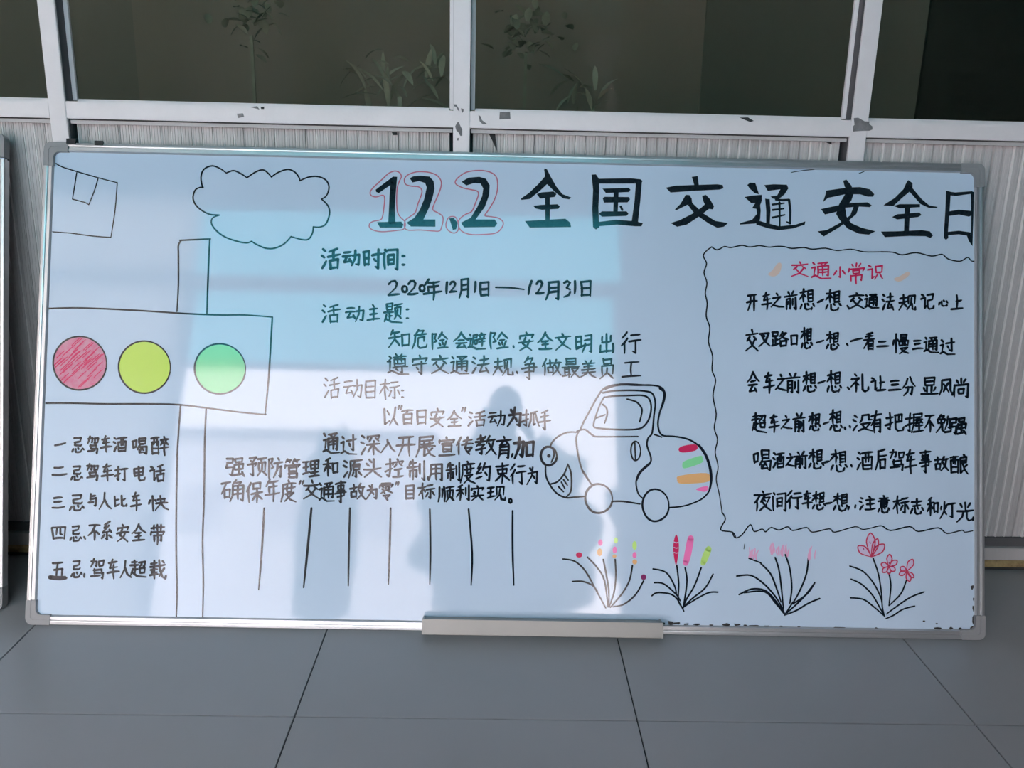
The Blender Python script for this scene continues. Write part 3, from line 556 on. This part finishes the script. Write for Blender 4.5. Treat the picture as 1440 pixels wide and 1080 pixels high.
# ------------------------------------------------------------------ handwriting: strokes of every character on a 100 x 100 grid
G3 = '08040020 '                 # placeholder, replaced below
SH = '00280 '
W3 = '06052015 00341644 02952362'                     # three drops of water
HD = '03284022 24002490 24901282 00673850'             # hand
XI = '06320058 22002299 30244036'                      # heart at the side
YA = '05122218 00363028 3028289028904076'.replace('3028289028904076', '302828904076')  # speech
ZO = '08061618 00381834 18341278 00921984 198450979997'
ZO = '08061618 003818341278 0092198450979997'
G = {
'一': '00999900', '—': '00999900', '二': '12087502 00989988', '三': '15088002 20457538 00989990',
'车': '15208012 450022458538 00729962 52285299',
'酒': W3+' 30129905 35353895 353592309095 55125555 72107255 40728870 38929090',
'喝': '00200460 002025152355 04572454 45054738 450588028538 47208518 47378535 48453270 4255955090957890 62585078 62607575 457046888085',
'醉': '00104504 04280692 042842244092 18081745 30073045 08624060 06884086 72007608 52189812 64225245 64287242 84207445 84289540 50629955 74457599',
'忌': '201275086830 25386830 2538245570568048 12780097 30753096459870957882 50705680 85759585',
'驾': '0512401037353032 230018180540 55135838 551385108036 57368036 205570507072 25482672 2672807075987092 05866280',
'打': '05254518 280028901582 00624248 48189910 761476956085',
'电': '10201468 102085128262 13428336 14668260 4600488560969592 95929975',
'话': YA+' 88025214 40359925 68107055 50585498 505892528896 54948890',
'与': '30208014 28002242923484956890 00706262', '人': '450038500099 424065809995',
'比': '050508954278 05423834 5800608875969690 96909972 60459025',
'快': '08300055 22002499 32224035 452580207648 38529544 600062453595 625078809992',
'四': '00081095 000899028895 38153260 621262557858 10888885',
'不': '05089502 550830500072 48355099 60459068',
'系': '75003015 481528356530 652015608052 70429060 505850953888 28700590 70709588',
'安': '48005512 10200838 102295148632 452828628899 704555750599 00559946',
'全': '500030350058 500570329950 28527248 30727068 50505095 10979293',
'带': '05209912 25052632 50005032 75027232 05380355 063896368850 25552685 2557785276826678 50425099',
'五': '15088503 48083595 204878427292 00989992',
'超': '08154510 26002632 00345228 28342880 28564553 14500290 107240929999 551292088838 88387834 701270245242 58506078 585090468876 60758872',
'载': '05184514 24032432 00369526 08524847 264012664662 00805074 28582899 5800645078889597 95979978 90426085 78068816',
'活': W3+' 85004015 32389928 62106458 42604699 426088548496 46948490',
'动': '05124508 00385032 243808724268 38555080 5532962690927586 720070505097',
'时': '00120482 001232083080 03453042 04763074 45309922 800080966588 55486562',
'间': '05021512 00180395 3008960294988092 28323078 283268286675 30526650 30746672',
'主': '42005514 18308022 22607654 50285095 00989990',
'题': '15051738 150545024336 17204318 17364334 00505244 28482882 28644562 14600295 087840959999 55109904 74087022 60256062 602592209060 763272585880 80629578',
'知': '18000825 12185012 00455536 281528480092 32525280 65256885 652599209680 68809676',
'危': '40002025 360870045822 15309222 203015650098 404275387260 40423882509592909675',
'险': '0508280418303050 30501558 05060699 65024040 65059838 52457842 48605475 64556872 88507682 38929986',
'会': '500030320055 500372309948 32487044 15688562 456822957290 66788299',
'避': '301252085028 30285026 301228552278 36453868 364552425066 38665064 76008008 60169811 68207232 90188432 58409934 62569652 78367882 08081520 003815341080 0088188250969997',
'文': '45005512 02289818 752250650599 223050659997',
'明': '00150375 001535103472 02423438 03723468 585605805860 585058604098 5805990097978490 58329728 58569752',
'出': '50005095 22152242 22428036 80108038 10580895 08959288 92529299',
'行': '28000028 30280062 16481798 48159210 38429934 724072975688',
'遵': '35004210 68005812 28168810 32263458 322684228256 48144640 66126640 34448242 34578255 25669560 685868865882 42705078 051014200038 003814341078 0090188250979998',
'守': '48005512 06200338 062296148830 10529942 653265974888 28624276',
'交': '48005514 02249616 32321052 64308546 724550750099 284852759998',
'通': '358585036220'.replace('358585036220', '350885036220')+' 48125820 32283280 3228882286807676 34448640 34608656 60246080 05051616 003616321076 0090188050979995',
'法': W3+' 45229215 66006645 32509942 604842888882 76669599',
'规': '05254518 00504842 250225500095 28554578 55125658 551292089055 732270604695 765878909994 99949978',
'争': '40001528 351072065824 203480287866 00549944 18707864 503050973288',
'做': '22000045 12301398 24256020 42054248 28523085 285255485482 30825480 75026038 68259920 902480655598 683880709997',
'最': '22022432 220278007630 24167614 24317629 00459938 15451688 40424195 16584056 16724070 00904882 525590505097 585875809996',
'美': '28023814 70005814 12229015 20388032 50185055 05569548 08749666 505840800099 527272909998',
'员': '22022528 220478007426 25277424 12381478 123890328875 504546720099 58749297',
'工': '15088803 50085092 00979990', '目': '00050498 000599009598 02369632 03649560 04939590',
'标': '00284820 26002699 26320072 28354255 55159210 48409932 743874926286 58554582 86529875',
'以': '050808924072 28204242 820075504099 68609997',
'百': '00089900 50063825 15301898 153088258596 17608656 18928590',
'日': '00050698 000699009596 04489644 06929588', '月': '220322550097 2203960095977888 22329528 22569552',
'为': '25083822 520045500097 1038952888927085 58526868',
'抓': HD+' 85054818 501848603696 661866857678 761584609992',
'手': '75002214 18348226 00609950 521254943586',
'过': '40309922 780078786470 50456060 10082020 004218361278 0092208250969998',
'深': W3+' 35083325 350896038820 55164234 74148828 32489840 64326499 62483488 66509984',
'入': '38004812486530850099'.replace('38004812486530850099', '450048300099')+' 471870709995',
'开': '12089203 00489940 340832500895 70057099',
'展': '200588008420 20228418 200518550097 30389032 45264552 70247050 22569948 425442926080 84566472 565575859995',
'宣': '48005410 05180234 052096128828 22388032 28483082 284878447680 30647662 30807678 02989992',
'传': '25000045 14301598 42229214 32459936 650050628856 88566882 55757898',
'教': '08184512 26002630 00345228 48050555 154842442860 286030961890 00744864 70005238 62249918 882278654899 623876689997',
'育': '48005510 02209812 452022387532 66248440 224620801098 2246804279976692 22627959 21787975',
'加': '0028482042852878 240020500097 62256588 622599209686 65829680',
'强': '051038053528'.replace('051038053528', '051038053528')+' 08323528 083203553850 385032921886 52085428 520888048626 54278625 48405066 484094359262 50659261 70287088 42929085 86769998',
'预': '080842042525 14182830 004048324048 243626951286 52129905 74087024 56285872 562892249070 753572654897 80729892',
'防': '0508320420283448 34481856 05060599 66007412 42289920 6250904584927286 642660603896',
'管': '20000522 14124208 28123422 66005220 60109606 76108220 50245432 05360350 053896328844 25482798 254876447466 27687465 2778807478977897 27977894',
'理': '02153810 04453640 00824270 20142076 50085252 500894039250 52309227 52519248 72087292 50729468 42969990',
'和': '42001014 00355426 28102899 28350075 30385060 64306682 643099269680 66789675',
'源': W3+' 36089902 380838552498 64085622 50265256 502688228654 52408638 52558653 685668955888 52684288 84669886',
'头': '30054418 15263240 580056550599 00589548 60669998',
'控': HD+' 64007010 44184234 442098129028 60264844 78249238 50569250 70547090 42959988',
'制': '18050828 14185512 00406032 30003298 12551285 1255525050824280 72187368 960296978290',
'用': '180518600097 1805960095978090 18329528 18609556 55035595',
'度': '50005812 15209812 162016600098 28369530 44244452 72227250 44527250 306482582597 426862869998',
'约': '300008263224 361805524046 02784268 62004638 5622981692907684 62487462',
'束': '08209212 20352458 203582297854 24577853 50005099 48560092 54569988',
'年': '30000532 24168810 26388432 26382864 00689958 56145699',
'确': '02154208 22140065 12481485 124836443482 14803478 66005024 621086067422 522650704098 5226972195968490 52469542 51669562 73247388',
'保': '24000045 14281598 42054434 420588018532 44338530 32569948 65346599 62563488 68589984',
'事': '05149508 25222736 252275187334 27367333 184680417968 00589950 18727966 500050973490',
'故': '00304822 24052452 08541092 085442504090 10884085 68005040 60259818 862276654699 604076709997',
'零': '18048200 06140230 061696108824 50045034 22223428 22343440 62207626 62327638 503830501062 524092 58'.replace('524092 58', '52409258')+' 40564256 287072665084 46806099',
'顺': '080508600095 22152275 38023897 50109904 73087024 55265770 552692229068 743472654895 78709892',
'利': '42001212 00345626 30083099 29360074 32385260 70187166 950295978090',
'实': '48005410 05180234 052096128828 24363646 15502860 00729962 562852680599 60749298',
'现': '02153810 04453640 00824270 20142076 52105462 521092059060 722268654297 7462769099949976',
'。': '500015151050158550999585958550 00'.replace('500015151050158550999585958550 00', '500010150550108550999285995092155000'),
'、': '00009999', ',': '70002099', '.': '00009999', ':': '30087008 30927092', '“': '30050055 90056055', '”': '40001090 99007099',
'2': '052225036000781862480096 00969990', '0': '550015100550208860999080985085105500', '1': '60004099', '3': '051245008512 851240428555 857070850099',
'之': '42005214 153272260095 188260929997',
'前': '28024016 72005818 00309922 15421597 1542463845953690 15584555 15744571 64426478 883488987490',
'想': '05204814 28002862 28220048 30264438 56105758 561088068656 57268724 57418639 57578655 15720295 3570369250987894 78948484 54686276 88689980',
'叉': '0508880262550099 221550609997 42185428', '口': '00040698 000699009494 06909586',
'路': '05050730 050538013628 07303627 22302280 22554052 08480885 00924478 66005028 621288084652 582272389950 56625898 566290588896 58948891',
'看': '82002510 18248518 00429934 580838500090 40504299 405088468698 42668663 42818678 42968694',
'慢': XI+' 50025230 500288008628 52168614 52298627 42384460 423896349457 60386058 78367857 44609457 467090664099 527270889998',
'礼': '22003212 022845220068 24482599 32504462 6200628578969788 97889970',
'让': YA+' 62026290 62429236 40959988', '分': '380528300055 600076289948 2255785070925586 465438800899',
'显': '22022546 220480007644 24247721 25457642 38503892 60486092 16602680 84567278 00979992',
'风': '180516600098 180578007870929699 92969978'.replace('180578007870929699', '1805780078709296')+' 62222878 325066784850'.replace('325066784850', '322848506678'),
'尚': '50005028 22083422 80046622 08340698 0836953092967890 34543678 345468516676 36776674',
'没': W3+' 480546303446 4806800380329734 405488486282 62822899 465866829998',
'有': '02249914 460032400066 32423099 3242843882977091 32588355 31748271',
'把': HD+' 521290068846 70107046 53508845 5212538266959592 95929974',
'握': HD+' 460592009018 46209017 460544603297 52329427 703056488644 80369250 54629458 74507490 46949988',
'勉': '30001024 260852044020 10241446 102458195542 14455541 342432600097 42464282609496929978 6428922488767870 780876486078',
'后': '82002212 241022550098 24369928 40544398 405488508596 43938590',
'酿': '00104504 04280692 042842244092 18081745 30073045 08624060 06884086 72007808 581490108842 58288825 58428840 581458887478 92507662 704682789998',
'夜': '48005410 02229814 30260062 16461699 58243856 523688326672 66723099 56466654 465668829998',
'注': W3+' 60007012 40269420 44569050 67246790 34959988',
'意': '46005408 15148609 32163826 68146026 02329826 25382766 253878347664 27527749 27667663 12760095 3274349250987895 78958484 54726080 88729984',
'志': '08209212 50005042 20468040 14640094 3258348848978094 80948678 54546066 86569974',
'灯': '08300550 42183042 260024550098 26584078 50169910 781478966288',
'光': '50005038 20083226 82026826 02469838 384432720098 6042608274959690 96909972',
'小': '520052963888 22380075 76349968',
'常': '50005018 24043416 78026616 06260242 062897228836 30363252 303670336850 32526849 18622086 1862845882847280 50545099',
'识': YA+' 52125452 521292089050 54519048 64624496 80609992',
'记': YA+' 481492098842 50468841 5046508262949590 95909974',
'心': '10400080 3025328048968292 82928872 52126230 84209950', '上': '45004692 46428836 00989990',
}
WK = 1.2
def glyph(ch):
    res = []
    for s_ in G[ch].split():
        assert len(s_) % 4 == 0, (ch, s_)
        res.append([(int(s_[i:i+2]), int(s_[i+2:i+4])) for i in range(0, len(s_), 4)])
    xs = [p[0] for s_ in res for p in s_]; ys = [p[1] for s_ in res for p in s_]
    x0, y0 = min(xs), min(ys); dx = max(max(xs)-x0, 1); dy = max(max(ys)-y0, 1)
    return [[((p[0]-x0)/dx, (p[1]-y0)/dy) for p in s_] for s_ in res]
rh = random.Random(11)
def round_corners(q):
    # soften each corner a little so that strokes look hand-drawn
    if len(q) < 3: return q
    out = [q[0]]
    for i in range(1, len(q)-1):
        a, b, c = q[i-1], q[i], q[i+1]
        la = math.hypot(b[0]-a[0], b[1]-a[1]); lc = math.hypot(c[0]-b[0], c[1]-b[1])
        t1_ = min(.3, 1.6/max(la, .01)); t2_ = min(.3, 1.6/max(lc, .01))
        out += [(b[0]+(a[0]-b[0])*t1_, b[1]+(a[1]-b[1])*t1_), ((b[0]*2+(a[0]+c[0])*.0)/2, b[1]), (b[0]+(c[0]-b[0])*t2_, b[1]+(c[1]-b[1])*t2_)]
    out.append(q[-1]); return out
def line(ox, oy, s, spec, wpx, m_, label, name='handwritten_line'):
    """spec: 'char x0,y0,x1,y1 ...' boxes read off the enlarged crop; an item 'A ox oy s' changes the crop"""
    ik = Ink()
    for item in spec.split():
        if item[0] == '@':
            ox, oy, s = (float(v) for v in item[1:].split(',')); continue
        ch, bx = item[0], [float(v) for v in item[1:].split(',')]
        wf = wpx
        if len(bx) == 5: wf = bx[4]
        g = glyph(ch); j = .018; bow = rh.uniform(-.02, .03)
        X0, Y0, X1, Y1 = ox+bx[0]/s, oy+bx[1]/s, ox+bx[2]/s, oy+bx[3]/s
        inset = wf*.35
        X0 += inset; X1 -= inset
        if Y1-Y0 > 6: Y0 += inset; Y1 -= inset
        for st in g:
            q = []
            jx, jy = rh.gauss(0, j), rh.gauss(0, j)
            for i, p in enumerate(st):
                x = p[0]+jx*.6+rh.gauss(0, j*.5); y = p[1]+jy*.6+rh.gauss(0, j*.5)+bow*math.sin(x*math.pi)
                q.append((X0+x*(X1-X0), Y0+y*(Y1-Y0)))
            if len(q) == 2:      # a straight stroke gets a slight bow
                L = math.hypot(q[1][0]-q[0][0], q[1][1]-q[0][1]); b_ = rh.uniform(-.05, .05)
                q.insert(1, ((q[0][0]+q[1][0])/2-(q[1][1]-q[0][1])*b_, (q[0][1]+q[1][1])/2+(q[1][0]-q[0][0])*b_))
                ik.stroke(q, wf*rh.uniform(.9, 1.12), taper=(.95, .65))
            else:
                ik.stroke(round_corners(q), wf*rh.uniform(.9, 1.1), smooth=False, taper=(.95, .65))
    ik.build(name, m_, label)
R7 = lambda ox, oy: '@%g,%g,7.2 ' % (ox, oy)
line(1030, 400, 7.2, '开140,100,255,275 车290,70,400,260 之385,80,525,238 前520,65,660,260 想675,40,835,265 一855,150,930,182 想935,50,1105,265 、1155,215,1195,250 交1175,80,1340,255 @1190,400,7.2 通185,95,330,245 法360,90,490,265 规530,100,710,265 记750,95,895,250 心930,155,1035,225 上1055,100,1185,260', 2.6, K, 'first line of the rhyme in black handwriting')
line(1030, 400, 7.2, '交130,455,265,680 叉262,485,385,635 路390,475,570,635 口585,510,660,622 想685,430,815,660 一845,565,930,590 想945,470,1085,660 、1150,600,1178,622 @1190,400,7.2 一40,545,170,575 看170,485,290,668 二305,570,435,635 慢465,500,635,705 三665,560,780,665 通785,530,940,697 过945,545,1105,712', 2.6, K, 'second line of the rhyme in black handwriting')
line(1030, 520, 7.2, '会140,10,275,228 车310,20,430,240 之430,40,560,212 前530,25,690,240 想705,15,860,230 一860,112,945,135 想950,5,1110,230 、1160,180,1190,200 @1190,520,7.2 礼45,40,230,232 让245,65,405,220 三425,105,560,215 分565,70,705,270 显750,75,935,255 风935,95,1090,262 尚1085,80,1240,285', 2.7, K, 'third line of the rhyme in black handwriting')
line(1030, 520, 7.2, '超190,440,350,635 车365,445,480,638 之485,460,610,605 前610,435,740,635 想765,430,900,622 一915,528,985,548 想975,400,1115,630 、1130,585,1150,605 、1180,570,1200,585 @1190,520,7.2 没65,450,270,628 有245,410,365,640 把390,430,590,622 握590,435,790,638 不790,450,900,640 勉900,450,1070,640 强1055,480,1220,662,3.0', 2.6, K, 'fourth line of the rhyme in black handwriting')
line(1030, 630, 7.2, '喝210,20,395,235 酒405,45,528,202 之535,55,640,192 前615,30,762,215 想765,5,930,215 一925,133,985,147 想990,15,1165,237 、1195,172,1215,192 @1190,630,7.2 酒105,35,275,225 后290,5,415,225 驾440,15,590,235 车585,10,720,265 事735,15,865,250 故885,75,1040,237 酿1045,65,1240,270', 2.6, K, 'fifth line of the rhyme in black handwriting')
line(1030, 630, 7.2, '夜215,430,400,640 间405,450,545,642 行545,430,712,625 车705,430,815,620 想800,435,950,625 一940,550,1012,562 想1015,450,1180,635 ,1165,595,1185,625 ,1235,580,1252,612 @1190,630,7.2 注130,490,300,628 意315,480,445,662 标470,480,640,670 志645,510,785,675 和815,500,935,695 灯945,535,1115,712 光1115,550,1290,750', 2.5, K, 'sixth line of the rhyme in black handwriting')
line(980, 340, 5.538, '交735,150,870,275 通890,155,1045,290 小1060,190,1160,280 常1175,165,1305,330 @1180,340,5.538 识220,180,345,295', 2.0, M_crim, 'crimson handwritten heading of the rhyme', 'handwritten_heading')
line(60, 600, 7.2, '一120,165,240,190 忌290,105,425,262 驾455,95,568,277 车580,90,702,267 酒715,105,858,257 喝905,110,1060,285 醉1095,95,1285,300', 2.5, K, 'first warning below the traffic light')
line(60, 600, 7.2, '二95,405,250,495 忌280,395,415,547 驾445,370,568,547 车590,370,722,557 打725,400,868,552 电920,395,1042,547 话1085,385,1240,565', 2.5, K, 'second warning below the traffic light')
line(60, 600, 7.2, '三90,710,230,825 忌265,685,430,857 与460,670,550,807 人565,665,705,837 比725,695,857,812 车890,665,1005,860 快1065,695,1280,857', 2.5, K, 'third warning below the traffic light')
line(60, 700, 7.2, '四90,290,235,425 忌270,280,400,442 、415,395,440,420 不460,265,590,430 系590,230,712,425 安745,265,880,447 全895,255,1050,440 带1090,260,1238,475', 2.4, K, 'fourth warning below the traffic light')
line(60, 700, 7.2, '五80,645,235,815 一65,812,250,805,4.6 忌280,630,405,807 ,415,770,430,805 驾485,610,627,827 车650,620,782,825 人780,630,905,815 超885,625,1055,807 载1080,625,1252,827', 2.5, K, 'fifth warning below the traffic light')
A5 = '@440,340,5.538 '; B5 = ' @660,340,5.538 '; C5 = '@300,520,5.538 '; D5 = ' @530,520,5.538 '
line(0, 0, 1, A5+'活65,45,218,217 动230,65,368,192 时390,55,545,212 间550,55,667,222 :692,105,722,185', 3.1, K, 'first bold black subheading', 'handwritten_heading')
line(0, 0, 1, A5+'2580,300,680,420 0690,340,740,398 2735,300,822,415 0825,332,875,392 年855,285,1005,460 11035,310,1050,408 21060,305,1125,398 月1135,285,1215,440 11255,305,1272,398 日1300,310,1375,430'+B5+'—200,372,430,355,2 1455,300,490,415 2515,300,585,410 月590,305,700,455 3730,300,790,435 1815,300,828,408 日865,300,950,430', 2.8, K, 'dates in black handwriting')
line(0, 0, 1, A5+'活70,485,215,637 动255,500,402,625 主420,485,525,617 题550,475,700,632 :725,522,750,598', 2.3, K, 'second black subheading', 'handwritten_heading')
line(0, 0, 1, A5+'知590,680,755,830 危770,680,895,837 险925,705,1055,842 会1090,705,1222,837 避1205,705,1350,837'+B5+'险165,700,307,842 .338,812,352,826 安380,700,505,850 全525,700,655,842 文665,710,795,847 明825,720,955,865 出1015,715,1120,870 行1180,700,1340,875', 2.4, K, 'first line of the slogan')
line(0, 0, 1, A5+'遵580,870,748,1037 守770,880,895,1030 交920,880,1060,1030 通1070,890,1220,1035'+B5+'法20,885,160,1030 规185,900,340,1042 .365,1012,380,1026 争405,890,530,1070 做565,910,720,1042 最720,905,860,1060 美865,920,990,1060 员1015,905,1125,1070 工1185,930,1340,1057', 2.2, K, 'second line of the slogan')
line(0, 0, 1, C5+'活860,55,990,225 动1015,75,1160,225 目1185,80,1265,225'+D5+'标20,70,185,235 :190,158,212,215', 1.9, K, 'third subheading, washed out by glare', 'handwritten_heading')
line(0, 0, 1, D5+'以55,290,165,437 “160,280,200,310 百190,310,287,430 日310,310,385,430 安410,300,530,447 全540,310,665,447 ”655,290,695,335 活710,320,855,447 动865,320,1000,442 为1012,290,1125,447,3 抓1125,310,1270,447 手1255,310,1357,467', 2.3, K, 'first line of the target paragraph')
line(0, 0, 1, C5+'通850,490,987,652 过990,500,1120,662 深1145,510,1305,667'+D5+'入30,540,150,647 开150,515,300,677 展295,515,460,682 宣480,520,612,672 传615,520,757,667 教765,510,930,667 育930,520,1050,697 ,1045,655,1062,680 加1065,520,1225,697,3.6', 2.6, K, 'second line of the target paragraph')
line(0, 0, 1, C5+'强95,680,247,832 预265,680,420,832 防430,680,547,847 管555,685,677,842 理690,700,830,837 和855,685,977,832 源1010,700,1160,842 头1165,685,1315,842'+D5+'控60,690,212,842 制235,700,372,862 ,390,835,403,855 用400,730,510,865 制535,720,647,872 度645,705,767,887 约770,725,887,872 束915,715,1037,882 行1035,730,1165,892 为1165,755,1255,897', 2.5, K, 'third line of the target paragraph')
line(0, 0, 1, C5+'确60,855,237,1027 保255,870,387,1037 年400,845,522,1032 度520,855,647,1032 “665,860,708,898 交700,865,835,1012 通820,875,947,1027 事945,860,1042,1037 故1060,885,1187,1012 为1187,890,1277,1012 零1290,875,1402,1022'+D5+'”140,875,175,900 目220,895,292,1012 标320,880,452,1012 顺475,905,607,1032 利615,895,722,1022 实730,900,837,1022 现855,905,1002,1022 。1025,1005,1055,1037', 2.4, K, 'last line of the target paragraph')

# ------------------------------------------------------------------ wear: chipped frame edge, residue on the window frame
rr = random.Random(9); ik = Ink()
def chip(ik, x, y, rx, ry):
    y -= 0.7
    ik.poly([(x+rx*rr.uniform(.6, 1.2)*math.cos(a*math.pi/4), y+ry*rr.uniform(.5, 1.3)*math.sin(a*math.pi/4)) for a in range(8)], .0008)
for x, y, rx, ry in ((933.5, 877.3, 2, 1.8), (943, 876, 5, 3.2), (951, 877, 7, 2), (965, 878.2, 4.5, 1.5), (980, 878.5, 6, 1.4), (1000, 879.5, 3, 1.2), (1022, 879, 7, 1.8), (1036, 879, 5, 2.2), (1048, 880, 3, 1.4), (1060, 880.5, 8, 1.4), (1078, 881, 4, 1.2), (1098, 881.5, 3, 1), (1123, 882, 2.4, 1), (1180, 883, 12, 1), (1232, 884, 3, 1.2), (1318, 884.5, 6, 1.6), (1337, 884, 3, 2.2), (1350, 885, 3, 1.8), (1367, 826, 2.6, 3.6), (1369, 843, 1.2, 3), (1368.5, 856, 1.3, 5), (1368, 872, 1.4, 8), (1367.5, 884, 4, 3), (1299, 874, 2, 1.2), (1317, 877.5, 1.6, 1.6)):
    chip(ik, x, y, rx, ry)
ik.build('chipped_edge', M_dirt, 'dark chips where the enamel has flaked off along the lower right frame')
def at_wall(px, py, y):
    d = FW*F_PX+RT*(px-720)+UP*(540-py); t_ = y/d.y; return (d.x*t_, CAM_H+d.z*t_)
def wallmark(pts, y, m_, parent, name='residue', th=.0006, label=None):
    q = [at_wall(px, py, y) for px, py in pts]
    o = MB().prism(q, y-th, y+.0004).build(name, m_, parent)
    if label: o['label'] = label
    return o
def zz(ox, oy, s, t_): return Z(ox, oy, s, t_)[0]
tc_ = [o for o in bpy.data.objects if o.name.startswith('trim_')]
mul = {round(x, 3): bpy.data.objects['trim_%d' % (i+1)] for i, x in enumerate(MULL)}
rails = {i: bpy.data.objects['trim_%d' % (len(MULL)+1+i)] for i in range(len(edges))}
cm = mul[round(MX, 3)]; rm = mul[round(MX+S, 3)]
for t_ in ('340,240 375,240 410,300 415,330 400,320 375,275 345,265', '435,290 470,300 465,330 445,355 440,320', '385,470 405,462 425,510 450,560 450,640 425,640 405,600 375,570 360,520', '380,670 410,665 400,700 385,695'):
    wallmark(zz(600, 120, 9, t_), W, M_dirt2, cm)
wallmark(zz(1160, 120, 9, '365,415 420,410 500,455 560,460 560,490 600,520 600,560 560,575 480,575 355,585 355,520 375,500'), W, M_dirt2, rm, label='grey tape residue round the right mullion')
r_mid = rails[[i for i, (a, b) in enumerate(edges) if a < .3 < b][0]]; r_left = rails[[i for i, (a, b) in enumerate(edges) if a < -.5 < b][0]]
wallmark(zz(600, 120, 9, '925,338 1055,335 1060,425 920,432'), W+.0015, M_dirt2, r_mid, label='grey square of torn tape')
wallmark(zz(600, 120, 9, '655,375 680,390 700,440 765,490 710,495 670,455'), W+.0015, M_dirt2, r_mid)
wallmark(zz(960, 0, 3, '240,496 275,495 300,510 285,515 255,503'), W+.0015, M_dirt, r_mid)
wallmark(zz(0, 0, 3, '1055,452 1085,448 1095,462 1080,458'), W+.0015, M_dirt2, r_left)
wallmark(zz(0, 0, 3, '1000,480 1025,478 1030,492 1005,498'), W+.0015, M_dirt2, r_left)
wallmark(zz(0, 0, 3, '1100,452 1115,450 1114,460 1102,460'), W+.0015, M_dirt, r_left)
wallmark(zz(600, 120, 9, '560,570 860,565 870,660 890,830 870,790 830,700 790,620 650,590'), W+.024, M_dirt, wall, 'black_stain', label='black tear in the ribbed panel beside the centre mullion')
wallmark(zz(960, 0, 3, '585,578 628,578 628,610 600,598'), W+.024, M_dirt, wall, 'black_stain')
wallmark(zz(480, 0, 3, '212,556 235,558 236,570 218,570'), W+.024, M_dirt, wall, 'black_stain')
for t_ in ('865,690 990,690 975,760 865,755', '1220,715 1325,718 1325,770 1220,770'):
    q = [P(*p) for p in zz(0, 120, 9, t_)]
    MB().prism(q, -.0088, -.004).build('hanging_hole', M_dirt, board)
# ------------------------------------------------------------------ the photographer, crouching behind the camera, mirrored faintly in the board
def skin_mesh(name, pts, edges_, radii, m_, parent, sub=2):
    me = bpy.data.meshes.new(name); me.from_pydata(pts, edges_, [])
    o = link(name, me, m_, parent)
    sk = o.modifiers.new('skin', 'SKIN'); me.skin_vertices or None
    for i, r_ in enumerate(radii):
        me.skin_vertices[0].data[i].radius = r_ if isinstance(r_, tuple) else (r_, r_)
    me.skin_vertices[0].data[0].use_root = True
    o.modifiers.new('sub', 'SUBSURF').levels = sub; o.modifiers['sub'].render_levels = sub
    return o
per = empty('person', (.02, -.42, 0)); tag(per, 'person in a dark coat squatting with a phone, mirrored in the whiteboard', 'person')
pts = [(0, 0, .32), (0, .01, .50), (0, .03, .70), (0, .05, .84), (0, .07, .92), (0, .10, .97), (0, .12, 1.06),
       (.17, .05, .80), (.26, .16, .66), (.12, .335, .86), (-.17, .05, .80), (-.26, .16, .66), (-.12, .335, .86),
       (.12, .02, .30), (.20, .34, .42), (.18, .10, .09), (.18, .30, .04), (-.12, .02, .30), (-.20, .34, .42), (-.18, .10, .09), (-.18, .30, .04)]
ed = [(0,1),(1,2),(2,3),(3,4),(4,5),(5,6),(3,7),(7,8),(8,9),(3,10),(10,11),(11,12),(0,13),(13,14),(14,15),(15,16),(0,17),(17,18),(18,19),(19,20)]
rad = [(.15,.12),(.15,.11),(.17,.11),(.13,.09),(.055,.055),(.055,.06),(.075,.09),.065,.05,.03,.065,.05,.03,.10,.065,.05,.04,.10,.065,.05,.04]
skin_mesh('body', pts, ed, rad, M_coat, per)
hd = bmesh.new(); bmesh.ops.create_uvsphere(hd, u_segments=24, v_segments=16, radius=1)
for v in hd.verts:
    x, y, z = v.co; k_ = 1-.22*max(0, -z); nose = .16*math.exp(-((x/.16)**2+((z+.1)/.2)**2)) if y > .5 else 0
    v.co = (x*.072*k_, (y+nose)*.09*k_+.10, z*.108+1.06)
for f_ in hd.faces: f_.smooth = True
me = bpy.data.meshes.new('head'); hd.to_mesh(me); hd.free(); link('head', me, M_skin, per)
hd = bmesh.new(); bmesh.ops.create_uvsphere(hd, u_segments=24, v_segments=16, radius=1)
bmesh.ops.delete(hd, geom=[v for v in hd.verts if v.co.z < -.1+.7*max(0, v.co.y)], context='VERTS')
for v in hd.verts: v.co = (v.co.x*.080, v.co.y*.098+.094, v.co.z*.115+1.065)
me = bpy.data.meshes.new('hair'); hd.to_mesh(me); hd.free(); link('hair', me, M_hair, per)
for s_ in (-1, 1):
    hp = [(s_*.12, .33, .86), (s_*.10, .365, .895)]; he = [(0, 1)]; hr = [.026, .028]
    for f_, (dx, dz, L) in enumerate(((.0, .045, .07), (.006, .028, .078), (.008, .010, .074), (.008, -.008, .06))):
        b = len(hp); bx_, bz_ = s_*(.088-dx*.2), .90+dz*.7
        hp += [(bx_, .378, bz_), (bx_-s_*.012, .372+.01, bz_+.002), (bx_-s_*.03, .372+.006, bz_+.004)]
        he += [(1, b), (b, b+1), (b+1, b+2)]; hr += [.010, .009, .008]
    b = len(hp); hp += [(s_*.082, .355, .91), (s_*.064, .352, .925)]; he += [(1, b), (b, b+1)]; hr += [.011, .009]
    skin_mesh('hand', hp, he, hr, M_skin, per, 1)
ph = MB().box(-.078, .078, -.022, -.013, -.037, .037).build('phone', M_phone, None, .003); ph.location = (0, .0, CAM_H)
tag(ph, 'black phone held sideways by the squatting photographer', 'phone')
